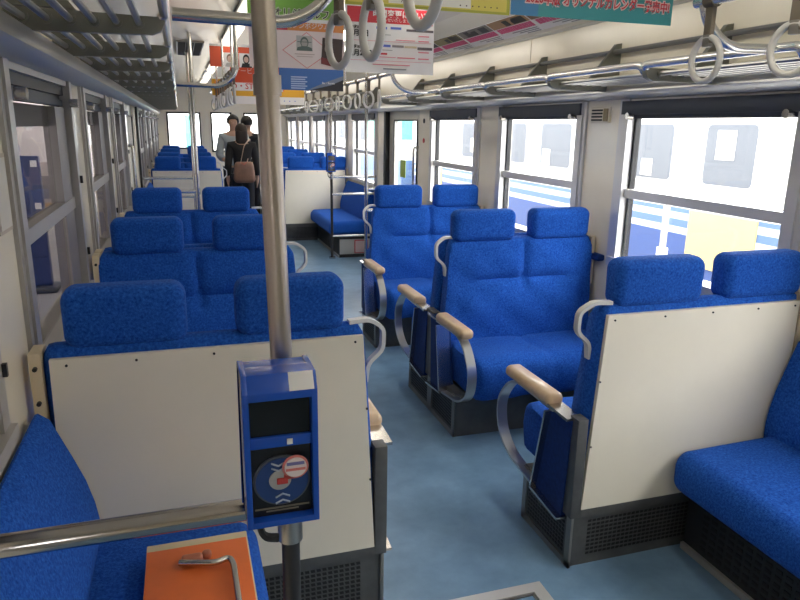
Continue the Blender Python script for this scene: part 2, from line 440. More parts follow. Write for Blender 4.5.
# ---------------------------------------------------------------- long benches
def bench(side, y0, y1, label):
    X = XR if side > 0 else XL
    T = lambda o, y, z: (X-side*o, y, z)
    root = thing('long_bench', label, 'bench', T(.3,(y0+y1)/2,0), 'long benches beside the doors')
    MB().box(.022,.455,y0,y1,.0,.26).build('base', mat('bench_base_dark',(.035,.036,.038),.5,.3), root, T, smooth=0)
    g = MB()
    n = int((y1-y0-.1)/.04)
    for r in range(7):
        for i in range(n): g.box(.455,.458,y0+.05+i*.04,y0+.075+i*.04,.05+r*.026,.062+r*.026)
    g.build('heater_grille', DARKMET, root, T, smooth=0)
    MB().box(.455,.468,y0,y1,.0,.026).build('kick_strip', mat('strip_steel',(.45,.44,.41),.4,.4), root, T, smooth=0)
    # ends: near end kick plate
    MB().box(.03,.45,y0-.006,y0,.04,.22).build('end_plate', mat('plate_grey',(.42,.41,.39),.4), root, T, smooth=0)
    def cf(p):
        return (p[0], p[1], p[2] + (.010*math.cos(p[0]*6) if p[2] > 0 else 0) - (.03*max(0,(p[0]-.1)/.2)**2 if p[2] > 0 else 0))
    MB().rbox((.302,(y0+y1)/2,.355),(.535,y1-y0,.17),.055,5,fn=cf).build('seat_cushion', FAB, root, T, smooth=60)
    pr = [(.022,.36),(.022,.812),(.03,.815),(.055,.795),(.075,.745),(.10,.68),(.125,.61),(.142,.54),(.15,.48),(.148,.42),(.135,.36)]
    MB().prism(pr,'y',y0+.01,y1-.005).build('backrest', FAB, root, T, smooth=50)
    return root
bench(-1,.97,1.82,'blue long bench beneath the orange box behind the chrome rail')
bench(1,.50,1.82,'blue long bench against the big cream back panel near the floor hatch')
bench(1,4.93,6.18,'blue long bench hidden behind the seat beside the doors, train side')
bench(-1,4.93,6.18,'blue long bench behind the third headrest row, platform side')
fb = bench(1,7.82,9.13,'bright blue long bench past the doors with a reader pole at its end')
bench(-1,7.82,9.13,'blue long bench past the doors on the dark platform side')

# red-framed notice on the far bench end
t = tag(MB().box(1.93,2.10,7.802,7.812,.05,.21,0).box(1.94,2.09,7.798,7.803,.06,.2,1).build('notice_plate', [flat('notice_red',(.5,.05,.06)), flat('notice_pale',(.55,.40,.38))], smooth=0), 'small red framed notice on the end of the far bench', 'notice')

# rails with poles at bench ends
def end_rail(side, y, label, ic=False, mt=STEEL, pr=.016, upper=True, full=True):
    X = XR if side > 0 else XL
    T = lambda o, yy, z: (X-side*o, yy, z)
    root = thing('bench_end_rail', label, 'handrail', T(.54,y,0), 'pole and rail frames at the bench ends')
    MB().tube([T(.548,y,0),T(.548,y,.98)],pr,12).build('lower_pole', mat('pole_dark',(.05,.045,.045),.4,.5) if ic else mt, root)
    MB().tube([T(.548,y,.95),T(.548-(.027 if ic and side < 0 else 0),y,ZC)],pr*1.1 if ic else pr,14).build('pole', mt, root)
    for z in ((.965,.765,.27) if full else (1.0,)):
        MB().tube(fillet([T(.545,y,z),T(.03,y,z),T(.0,y,z)],.02),.016 if full else .0165,14).build('rail', CHROME if full else RAILM, root)
    for z0,z1,k in ((1.585,1.61,1.3),(.94,1.0,1.35),(0,.02,2.4)): MB().tube([T(.548-(.013 if ic and side < 0 and z0 > 1.5 else 0),y,z0),T(.548-(.013 if ic and side < 0 and z0 > 1.5 else 0),y,z1)],pr*k,16).build('pole_collar', mt, root)
    return root
end_rail(-1,.905,'near steel pole with a chrome rail running to the window, carrying the reader',True,DULL,.0138,full=False)
end_rail(1,6.22,'chrome pole with rails behind the camera-facing seat by the doors')
end_rail(-1,6.22,'chrome pole with rails between the third headrest row and the doors')
end_rail(1,7.79,'chrome pole with rails at the near end of the far bright bench',True,STEEL)
end_rail(-1,7.79,'chrome pole with rails past the doors on the platform side')

# ---------------------------------------------------------------- card readers
BLUE_PL = mat('reader_blue', (.012,.085,.50), .22, coat=.3)
BLUE_DK = mat('reader_blue_disc', (.02,.06,.22), .4)
def reader(x, y, label, detail=True):
    t = thing('card_reader', label, 'card reader', (x,y,.98), 'card readers on the poles')
    T = lambda a, d, z: (x-.020+a*.73, y-.018-d, 1.027+(z-.985)*.90)         # d towards the camera
    w, z0, z1, dp = .066, .985, 1.222, .075
    # casing: frame of walls, sloped hood
    side = [(0,z0),(dp,z0),(dp,z1-.024),(dp-.012,z1),(0,z1)]
    sx = 1.30
    b = MB()
    b.box(-w,w,0,.035,z0,z1-.002)
    for s in (-1,1): b.prism([(q[0]+0,q[1]) for q in side],'x',s*w-(.011 if s > 0 else 0),s*w+(0 if s > 0 else .011))
    b.prism([(0.03,z1),(dp-.012,z1),(dp,z1-.024),(dp,z1-.036),(.03,z1-.036)],'x',-w+.008,w-.008)
    b.box(-w+.008,w-.008,.03,dp,z0,z0+.010)
    b.box(-w+.008,w-.008,.03,dp-.006,1.110,1.127)
    b.build('casing', BLUE_PL, t, T, bevel=.0015)
    MB().box(-w+.013,w-.013,.034,.064,1.127,z1-.036).build('screen', mat('dead_screen',(.008,.009,.010),.18), t, T, smooth=0)
    MB().box(-w+.012,w-.012,.034,.060,z0+.010,1.110).build('touch_plate', mat('reader_black',(.012,.012,.014),.3), t, T, smooth=0)
    MB().disc((0,.062,1.053),.040,'y',.004,32,sx=sx).build('touch_ring', mat('ring_grey',(.10,.11,.13),.4), t, T)
    MB().disc((0,.0645,1.053),.037,'y',.003,32,sx=sx).build('touch_disc', BLUE_DK, t, T)
    if detail:
        MB().disc((-.004,.0665,1.056),.0155,'y',.003,24,sx=sx).build('touch_mark', mat('mark_grey',(.42,.42,.42),.5), t, T)
        MB().rbox((.000,.069,1.055),(.020,.003,.010),.0014,2).rbox((.014,.069,1.061),(.022,.003,.008),.0014,2).build('hand_print', mat('mark_red',(.55,.06,.05),.5), t, T)
        for sg, zs, x0 in ((1,(1.020,1.030),0.),(-1,(1.082,1.074),-.006)):
            ch = MB()
            for zz in zs: ch.band([(x0-.013,.067,zz-.002*sg),(x0,.067,zz+.003*sg),(x0+.013,.067,zz-.002*sg)],.0022,.002,(0,1,0))
            ch.build('arrow_marks', mat('mark_pale',(.45,.50,.60),.5), t, T)
        st = MB(); st.disc((.024,.0695,1.076),.0185,'y',.002,28,0,sx=sx); st.disc((.024,.071,1.076),.0155,'y',.002,28,1,sx=sx)
        st.box(.008,.040,.0715,.0725,1.080,1.085,2); st.box(.006,.042,.0715,.0725,1.071,1.075,0)
        s_ = st.build('round_sticker', [mat('sticker_red',(.72,.22,.20),.5), mat('sticker_white',(.80,.70,.69),.5), mat('sticker_navy',(.18,.18,.42),.5)], t, T)
        s_['label'] = 'round white sticker with a red edge'
        MB().box(-.05,.05,.0605,.0615,1.006,1.0085).box(-.03,.03,.0605,.0615,1.0015,1.0035).build('small_print', mat('print_grey',(.22,.20,.15),.5), t, T, smooth=0)
        MB().box(.010,.020,dp-.006,dp-.004,1.114,1.122).build('status_lamp', WHITEP, t, T, smooth=0)
        MB().prism([(dp-.0122,z1),(dp-.0004,z1-.0238),(dp+.0003,z1-.0234),(dp-.0115,z1+.0004)],'x',.016,.060).build('glossy_label', mat('label_white',(.75,.76,.78),.15), t, T, smooth=0)
        MB().tube(fillet([(-.035,.01,z0),(-.04,.0,.955),(-.03,.0,.915),(.0,.0,.91)],.02),.007,8).build('cable_hook', BLACK, t, T)
        MB().box(-.022,.022,-.02,.028,.955,.988).build('clamp', mat('clamp_brown',(.12,.07,.06),.5), t, T, bevel=.003)
    return t
reader(.122,.90,'blue card reader with a dark screen on the near pole')
reader(1.655,7.79,'small blue card reader on the far bench pole')

# ---------------------------------------------------------------- orange box on the near bench
t = thing('orange_box', 'orange lidded box with a bent metal handle lying on the near bench', 'box', (-.02,1.45,.44))
MB().box(-.145,.104,1.10,1.625,.452,.50).build('body', mat('box_cream',(.62,.52,.33),.5), t, bevel=.003)
MB().box(-.143,.100,1.09,1.585,.498,.508).build('lid', mat('box_orange',(.70,.145,.03),.38,noise=.08,nscale=6), t, bevel=.002)
h = MB(); h.tube(fillet([(-.065,1.50,.522),(.02,1.475,.522),(.052,1.49,.522),(.060,1.46,.522),(.064,1.14,.522)],.016),.0075,10)
h.build('handle', STEEL, t)
h = MB(); h.rbox((-.035,1.51,.520),(.05,.022,.022),.008,3); h.rbox((.0,1.522,.518),(.022,.022,.02),.008,3)
h.build('latch', mat('latch_red_steel',(.45,.16,.10),.4,.4), t)
# ---------------------------------------------------------------- floor hatch
t = thing('floor_hatch', 'steel framed hatch set flush in the blue floor', 'hatch', (.85,1.5,0))
f = MB()
for a,c,d,e in ((.60,1.11,1.745,1.79),(.60,1.11,1.20,1.245),(.60,.645,1.245,1.745),(1.065,1.11,1.245,1.745)): f.box(a,c,d,e,0,.006)
f.build('frame', ALU, t, smooth=0)
MB().box(.66,1.05,1.26,1.73,.0,.004).build('cover', FLOOR, t, smooth=0)
g = MB()
for a,c,d,e in ((.648,1.062,1.733,1.741),(.648,1.062,1.249,1.257),(.648,.656,1.257,1.733),(1.054,1.062,1.257,1.733)): g.box(a,c,d,e,0,.005)
g.build('inner_rim', mat('edge_steel',(.30,.29,.27),.35,.8), t, smooth=0)

# ---------------------------------------------------------------- luggage racks
def rack(side, y0, y1, label, dz=0):
    X = XR if side > 0 else XL
    T = lambda o, y, z: (X-side*o, y, z+dz)
    root = thing('luggage_rack', label, 'luggage rack', T(.2,(y0+y1)/2,1.76), 'luggage racks')
    for i in range(6):
        o = .045+.058*i
        MB().tube([T(o,y0,1.772),T(o,y1,1.772)],.0095,8).build('rod', ROD, root)
    ys = []; y = y0+.06
    while y < y1+.02: ys.append(y); y += .7565
    for a, c in zip(ys[:-1], ys[1:]):
        MB().tube(fillet([T(.385,a+.02,1.775),T(.405,a+.02,1.80),T(.405,a+.05,1.803),T(.405,c-.01,1.803),T(.395,c,1.79)],.015,3),.0155,10).build('front_rail', CHROME, root)
    for y in ys:
        pts = [(0,1.738),(.37,1.743),(.395,1.755),(.405,1.775),(.405,1.79),(.0,1.798)]
        b = MB()
        b.prism([(X-side*o, z+dz) for o, z in pts],'y',y-.014,y+.014)
        for i in range(6):
            b.tube([T(.045+.058*i,y-.020,1.772),T(.045+.058*i,y+.020,1.772)],.0165,10)
        b.build('bracket', RACKM, root, smooth=40)
        MB().prism([(X-side*o, z+dz) for o, z in ((0,1.80),(.17,1.80),(.03,1.975),(0,1.98))],'y',y-.012,y+.012).build('gusset', RACKM, root, smooth=0)
        MB().disc(T(.03,y,1.945),.012,'x',.03,10).build('bolt', STEEL, root)
    MB().tube([T(.04,ys[0],1.935),T(.04,ys[-1],1.935)],.012,8).build('wall_tube', mat('rack_tube',(.22,.22,.21),.4,.6), root)
    return root
rack(1,1.60,6.25,'silver luggage rack above the windows facing the striped train')
rack(-1,1.33,6.70,'grey luggage rack above the dark platform windows, near section',.045)
rack(1,7.7,14.5,'silver luggage rack beyond the doors on the train side')
rack(-1,7.38,14.5,'grey luggage rack beyond the doors on the platform side',.045)

# ---------------------------------------------------------------- strap rails and hanging straps
def strap_rail(side, xr, y0, y1, ends, label):
    X = XR if side > 0 else XL
    fx = X-side*.405
    root = thing('strap_rail', label, 'handrail', (xr,(y0+y1)/2,1.92), 'ceiling rails for the hanging straps')
    MB().tube([(xr,y0,1.92),(xr,y1,1.92)],.016,12).build('rail', CHROME, root)
    for y in ends:
        q = 1 if y > (y0+y1)/2 else -1
        MB().tube(fillet([(xr,y-q*.03,2.28),(xr,y-q*.03,1.88),(xr+side*.10,y-q*.03,1.795),(fx-side*.02,y-q*.03,1.80)],.12,8),.0155,12).build('end_bend', CHROME if side>0 else STEEL, root)
    y = y0+.4
    while y < y1-.3:
        MB().tube([(xr,y,1.92),(xr,y,2.28)],.010,8).build('hanger', CHROME, root); y += 1.1
    return root
strap_rail(1,1.50,-1.4,1.80,[1.80],'chrome strap rail bending down to the luggage rack above the floor hatch')
strap_rail(-1,.40,-1.4,1.83,[1.83],'steel strap rail joined to the dark rack above the ticket reader')
strap_rail(1,1.50,4.90,9.05,[4.90],'chrome strap rail over the doors on the train side')
strap_rail(-1,.40,4.95,9.05,[4.95],'chrome strap rail over the doors on the platform side')
def make_strap():
    t = thing('hanging_strap', '', 'strap', (0,0,1.92))
    b = MB(); b.box(-.008,.008,-.014,.014,1.80,1.905); b.tube([(0,-.02,1.92),(0,.02,1.92)],.022,12)
    b.build('belt', BELT, t, bevel=.003)
    MB().box(-.009,.009,-.013,.013,1.790,1.825).build('buckle', mat('buckle',(.28,.26,.24),.4,.5), t, bevel=.003)
    n = 28; MB().tube([(0,.056*math.sin(2*PI*i/n),1.755+.062*math.cos(2*PI*i/n)) for i in range(n)],.0095,10,True).build('ring', RINGM, t)
    return t
proto = make_strap(); used = [0]
def strap(x, y, rz, label, group=None, dz=0):
    o = proto
    if used[0]:
        o = proto.copy(); C.objects.link(o)
        for ch in proto.children:
            c = ch.copy(); C.objects.link(c); c.parent = o
    used[0] += 1
    o.location = (x,y,1.92+dz); o.rotation_euler = (0,0,rz)
    o['label'] = label; o['category'] = 'strap'
    if group: o['group'] = group
near = 'hanging straps near the camera'
strap(.395,1.755,math.radians(16),'hanging strap whose ring hides the edge of the diamond poster',near)
strap(.41,1.50,math.radians(6),'hanging strap in front of the dates on the red poster',near)
strap(.392,1.118,math.radians(8),'hanging strap overlapping the red poster heading, ring turned broadside',near,.018)
strap(1.504,1.74,math.radians(2),'white ringed hanging strap in front of the window side rack, beside the bend',near)
strap(1.50,1.43,math.radians(14),'white ringed hanging strap over the rack nearest the camera on the train side',near)
ords = ['first','second','third','fourth','fifth','sixth','seventh','eighth','ninth','tenth']
for i, y in enumerate([5.26,5.58,5.95,6.35,6.75,7.15,7.6,8.05,8.5]):
    strap(1.5,y,random.uniform(-.5,.5)+(.9 if i%2 else 0),'far hanging strap over the doors on the train side, %s from the camera'%ords[i],'straps over the far doors')
for i, y in enumerate([5.25,5.55,5.85,6.15,6.5,6.9,7.3,7.75,8.3]):
    strap(.4,y,random.uniform(-.5,.5),'far hanging strap over the doors on the platform side, %s from the camera'%ords[i],'straps over the far doors')

# ---------------------------------------------------------------- hanging posters
def poster(x0, x1, z0, z1, y, bg, items, label, texts=(), group='paper posters hanging across the aisle'):
    mats = [bg]; b = MB(); b.box(x0,x1,y,y+.0015,z0,z1)
    W, H = x1-x0, z1-z0
    for k, it in enumerate(items):
        sh, m = it[0], it[-1]
        if m not in mats: mats.append(m)
        mi = mats.index(m); d = y-.0004*(k+1)
        if sh == 'r':
            u0,v0,u1,v1 = it[1:5]; b.box(x0+u0*W,x0+u1*W,d,y,z0+v0*H,z0+v1*H,mi)
        elif sh == 'p': b.prism([(x0+u*W,z0+v*H) for u,v in it[1]],'y',d,y,mi)
        elif sh == 'e':
            u,v,r,sx = it[1:5]; b.disc((x0+u*W,(d+y)/2,z0+v*H),r,'y',y-d,20,mi,sx)
    o = b.build('hanging_poster', mats, None, smooth=0, loc=((x0+x1)/2,y,z1))
    tag(o, label, 'poster', group)
    for tx in texts:
        s, u, v, size, m = tx[:5]; bold = tx[5] if len(tx) > 5 else 0; xs = tx[6] if len(tx) > 6 else 1
        dd = tx[7] if len(tx) > 7 else 0
        text(s, size, (x0+u*W, y-.0004*(len(items)+1)-.0006-dd, z0+v*H), m, o, bold=bold, xs=xs)
    # holder clip and hanger wires up to the ceiling
    MB().box(x0,x1,y-.004,y+.006,z1-.006,z1+.012).build('holder', WHITEP, o, smooth=0)
    return o
TEAL = flat('poster_teal',(.05,.30,.33)); TEALB = flat('poster_sky',(.05,.22,.45)); RED = flat('poster_red',(.62,.03,.05)); PINK = flat('poster_pink',(.75,.22,.28))
OLIVE = flat('poster_olive',(.42,.42,.05)); YEL = flat('poster_yellow',(.70,.60,.12)); GRN = flat('poster_green',(.16,.36,.06)); GRN2 = flat('poster_green_pale',(.34,.52,.12))
ORA = flat('poster_orange',(.72,.27,.08)); ROR = flat('poster_redorange',(.70,.10,.04)); PKP = flat('poster_pale_pink',(.78,.66,.66)); BLU = flat('poster_blue',(.03,.12,.38)); BLU2 = flat('poster_blue_pale',(.06,.20,.52))
DBR = flat('poster_darkbrown',(.06,.035,.035)); GRY = flat('poster_grey',(.30,.30,.31)); MAR = flat('poster_maroon',(.20,.03,.04)); BLT = flat('poster_textblue',(.12,.18,.62)); AMB = flat('poster_amber',(.72,.38,.03)); DGR = flat('poster_greengrey',(.10,.14,.13)); SKIN = flat('poster_skin',(.60,.42,.34))
# row over the camera-side seats
poster(.985,1.572,1.885,2.245,2.0,TEAL,[('r',0,0,.16,1,TEALB),('r',.10,.62,.97,.93,flat('poster_teal2',(.10,.40,.36)))],
       'teal calendar poster with red lettering hanging above the floor hatch',
       [('2026年版 オリジナルカレンダー発売中!',.53,.14,.037,flat('halo_white',(.80,.62,.62)),.0042,.81),('2026年版 オリジナルカレンダー発売中!',.53,.14,.037,flat('letter_red',(.60,.04,.07)),.0006,.81,.0012)])
poster(.468,.981,1.882,2.245,2.0,OLIVE,[('r',.02,.02,.98,.98,YEL),('r',.25,.03,.75,.18,flat('poster_white',(.82,.80,.74)))],
       'yellow and olive poster hanging beside the teal calendar poster',
       [('・～〉',.30,.06,.02,INK),('・・・・・・・',.80,.045,.02,DBR)])
# second row
poster(.895,1.41,1.835,2.19,3.82,PAPER,
       [('r',.02,.74,.98,.965,RED)]+
       [('r',.34,.655,.46,.69,BLT),('r',.50,.66,.62,.695,BLT),('r',.68,.64,.99,.675,flat('bar_dark',(.13,.11,.12)))]+
       [('r',.03,.475,.97,.48,PINK),('r',.03,.185,.97,.19,PINK)]+
       [('r',.34,.395,.50,.43,BLT),('r',.52,.395,.65,.43,flat('bar_brown',(.28,.24,.24))),('r',.66,.395,.80,.425,flat('bar_tan',(.62,.52,.36))),('r',.81,.375,.98,.415,flat('bar_dark',(.13,.11,.12)))]+
       [('r',.34,.57,.50,.578,GRY),('r',.82,.57,.94,.585,PINK),('r',.56,.50,.78,.51,PINK),('r',.82,.495,.94,.51,PINK)]+
       [('r',.34,.345,.52,.353,GRY),('r',.82,.33,.94,.345,PINK),('r',.34,.28,.46,.305,RED),('r',.34,.24,.56,.248,PINK),('r',.58,.235,.78,.25,PINK),('r',.82,.23,.94,.247,PINK)]+
       [('r',.3,.125,.72,.137,PINK),('r',.42,.06,.68,.078,GRY)],
       'white notice poster with red heading and bold dates, hanging behind the straps',
       [('時間変更について',.62,.87,.042,PAPER,.001),('お知らせいたします',.52,.785,.022,PKP),('令和8年',.12,.66,.022,INK,.0006),('1月8日',.15,.575,.036,INK,.0012),('令和8年',.12,.375,.022,INK,.0006),('1月22日',.17,.285,.036,INK,.0012),('(木)',.24,.225,.020,INK)])
poster(.378,.89,1.845,2.085,3.84,PKP,
       [('r',.22,.80,1,.995,ORA),('r',.22,.80,.40,.995,RED),('p',[(.34,.38),(.60,.78),(.86,.38),(.60,.0)],flat('line_pink',(.70,.25,.25))),('p',[(.352,.38),(.60,.76),(.848,.38),(.60,.02)],flat('pale_inner',(.80,.70,.70))),
        ('r',.49,.38,.66,.70,flat('photo_bg',(.48,.46,.46))),('e',.575,.56,.028,.8,DGR),('e',.575,.545,.021,.8,flat('photo_face',(.40,.37,.36))),('r',.50,.56,.65,.575,DGR),('p',[(.49,.38),(.66,.38),(.65,.45),(.60,.48),(.55,.48),(.50,.45)],DGR),
        ('p',[(.75,.12),(.97,.02),(.99,.66),(.77,.68)],DBR),('e',.835,.45,.030,.75,flat('photo_pale',(.55,.50,.48))),('p',[(.75,.12),(.97,.02),(.972,.16),(.752,.26)],MAR),
        ('r',.47,.30,.68,.315,flat('tiny_text',(.50,.38,.38))),('r',.49,.25,.66,.262,flat('tiny_text',(.50,.38,.38)))],
       'pale poster with orange title, pink diamond and a grey portrait',
       [('公開シンポジウム',.58,.90,.034,PKP,.0004)])
poster(.378,.89,2.09,2.262,3.87,GRN,[('r',.0,.0,1,.12,GRN2)],'green banner poster hanging just above the pale diamond poster',
       [('オリジナルフォト',.66,.20,.052,flat('halo_pale',(.70,.74,.60)),.0035),('オリジナルフォト',.66,.20,.052,INK,.0008,1,.0012)])
# third row
poster(.74,1.235,1.803,2.16,5.35,BLU,[('p',[(.45,.0),(1,.0),(1,.24),(.8,.12)],flat('poster_black',(.02,.02,.025))),('p',[(.42,.0),(.8,.12),(1,.24),(1,.32),(.7,.17)],flat('poster_greyblue',(.16,.20,.28)))]+
       [('r',.18,.03+.045*i,.40+.03*(i%2),.055+.045*i,flat('poster_paleblue',(.40,.50,.70))) for i in range(6)],
       'dark blue poster with white text lines hanging below the diamond poster',[('Ba・Sereia',.76,.16,.022,PAPER)])
# farther rows
poster(.30,.815,2.045,2.225,6.6,ROR,[('r',.22,.0,.46,.68,PAPER),('e',.34,.42,.036,.8,flat('hair_brown',(.18,.10,.07))),('e',.34,.38,.028,.8,SKIN),('p',[(.25,.0),(.43,.0),(.40,.2),(.28,.2)],flat('photo_grey2',(.45,.45,.46))),('r',.50,.0,.74,.68,PAPER),('e',.62,.40,.042,.7,INK),('e',.62,.38,.026,.8,SKIN),('p',[(.53,.0),(.72,.0),(.69,.2),(.55,.2)],INK)],
       'orange red poster with two portrait photos hanging far down the aisle')
poster(.50,1.015,1.86,2.11,7.0,ROR,[('r',.02,.0,.98,.30,PAPER),('r',.6,.42,.9,.62,PAPER)],'orange red poster with a white lower band further down the aisle',
       [('TO・STREET・',.40,.16,.075,RED,.001),('サービス',.3,.72,.06,PKP)])
poster(.365,.84,1.76,2.02,7.9,PAPER,[('r',.0,.32,1,1,AMB),('r',.06,.40,.34,.9,flat('poster_orange2',(.75,.22,.03)))],'amber and white poster above the standing people, platform side',[('・・・・',.3,.14,.06,BLT)])
poster(.86,1.37,1.76,2.02,7.9,PAPER,[('r',.0,.32,1,1,AMB),('r',.05,.3,.34,.92,flat('poster_grey3',(.12,.12,.14))),('e',.12,.12,.03,1,ROR)],'amber and white poster above the standing people, train side',[('・・・・・・',.5,.14,.06,BLT)])
# small card posters lined along the cove
def cove(s):                       # s metres up the sloped cove from its lower edge
    ax, az, bx, bz = XR-.052,2.158,XR-.185,2.226
    L = math.hypot(bx-ax,bz-az); return ax+(bx-ax)*s/L, az+(bz-az)*s/L
cards = ['brown','tan','grey','olive','dark','rust']
for i in range(6):
    y0 = 3.42+.52*i; b = MB(); cm = flat('card_%s'%cards[i], [(.22,.13,.08),(.42,.26,.14),(.20,.19,.17),(.28,.25,.12),(.08,.07,.06),(.38,.18,.10)][i])
    def quad(sa, sb, a, c, mi, lift):
        (x0,z0),(x1,z1) = cove(sa), cove(sb); n = (-.455*lift,-.89*lift)
        b.prism([(x0+n[0],z0+n[1]),(x1+n[0],z1+n[1]),(x1+n[0]*.2,z1+n[1]*.2),(x0+n[0]*.2,z0+n[1]*.2)],'y',a,c,mi)
    quad(-.05,.15,y0+.004,y0+.516,0,.004)
    quad(.075,.148,y0+.01,y0+.51,1,.006)
    rr = random.Random(i)
    for q in range(4): u = rr.uniform(.03,.36); quad(.082,.082+rr.uniform(.02,.06),y0+u,y0+u+rr.uniform(.06,.12),3,.008)
    yy = y0+.02
    while yy < y0+.49:
        w = rr.uniform(.016,.04); quad(.022,.068,yy,yy+w,2,.006); yy += w+.007
    for q in range(3): quad(-.03+.016*q,-.024+.016*q,y0+.03,y0+.2+.08*q,4,.006)
    tag(b.build('cove_card', [PAPER, cm, flat('card_pink',(.68,.10,.24)), flat('card_dark',(.05,.05,.05)), GRY], None, smooth=0, loc=(XR-.1,y0+.26,2.18)),
        'pink lettered advert card with %s photo above the rack, %s toward the doors'%(cards[i],ords[i]), 'advert card', 'advert cards along the cove')

# ---------------------------------------------------------------- small fittings
t = thing('wall_vent', 'small slotted vent on the pillar between two train-side windows', 'vent', (XR,3.275,1.63))
MB().box(XR-.014,XR,3.20,3.37,1.585,1.665).build('frame', WALL, t, bevel=.002)
v = MB()
for i in range(4):
    v.box(XR-.017,XR-.008,3.26,3.36,1.594+.017*i,1.603+.017*i)
v.build('slot', DARKMET, t, smooth=0)
MB().box(XR-.020,XR-.008,3.208,3.245,1.592,1.658).build('lever', mat('vent_brass',(.30,.24,.14),.4,.4), t, smooth=0)
t = thing('ceiling_vent', 'dark slotted ceiling vent beyond the platform side rack', 'vent', (.15,7.5,ZC))
MB().box(.02,.27,6.86,8.2,ZC-.012,ZC-.001).build('frame', mat('edge_steel',(.30,.29,.27),.35,.8), t, smooth=0)
v = MB()
for i in range(16):
    for j in range(3): v.box(.035+.077*j,.103+.077*j,6.90+.08*i,6.955+.08*i,ZC-.016,ZC-.010)
v.build('slot', DARKMET, t, smooth=0)
t = tag(MB().box(XL,XL+.004,1.80,1.93,1.28,1.47,0).box(XL+.004,XL+.006,1.81,1.92,1.29,1.46,1).build('wall_notice', [flat('notice_edge',(.40,.33,.26)), flat('notice_face',(.55,.52,.46))], smooth=0), 'small pale notice plate on the pillar by the platform window', 'notice')
for i,(y,z) in enumerate([(6.16,1.42),(6.16,1.60)]):
    tag(MB().disc((XR-.003,y,z),.022,'x',.006,14).build('wall_button', flat('button_red',(.55,.04,.04)) if i == 0 else BLACK), ['small red button on the pillar beside the train-side doors','small black button above the red one beside the doors'][i], 'button')
tag(MB().rbox((XR-.02,3.28,.86),(.05,.28,.035),.012,3).build('blind_strap', NAVY), 'dark blue padded strip on the wall between two seats', 'strip')

# ---------------------------------------------------------------- people
SK = mat('skin', (.50,.31,.22), .5); HAIRB = mat('hair_black', (.015,.012,.010), .5); HAIRBR = mat('hair_brown_dark', (.026,.016,.012), .7)
def skin_mesh(name, verts, edges, mt, parent, loc, rz, sub=2):
    me = bpy.data.meshes.new(name); me.from_pydata([v[:3] for v in verts], edges, [])
    o = bpy.data.objects.new(name, me); C.objects.link(o)
    m = o.modifiers.new('s','SKIN'); m.use_smooth_shade = True; o.modifiers.new('d','SUBSURF').levels = sub
    for i, v in enumerate(verts):
        r = v[3]; me.skin_vertices[0].data[i].radius = (r[0],r[1]) if isinstance(r,tuple) else (r,r)
    me.skin_vertices[0].data[0].use_root = True
    bpy.context.view_layer.update()
    m2 = bpy.data.meshes.new_from_object(o.evaluated_get(bpy.context.evaluated_depsgraph_get()))
    bpy.data.objects.remove(o); m2.name = name; m2.materials.clear(); m2.materials.append(mt)
    m2.polygons.foreach_set('use_smooth', [True]*len(m2.polygons))
    return m2
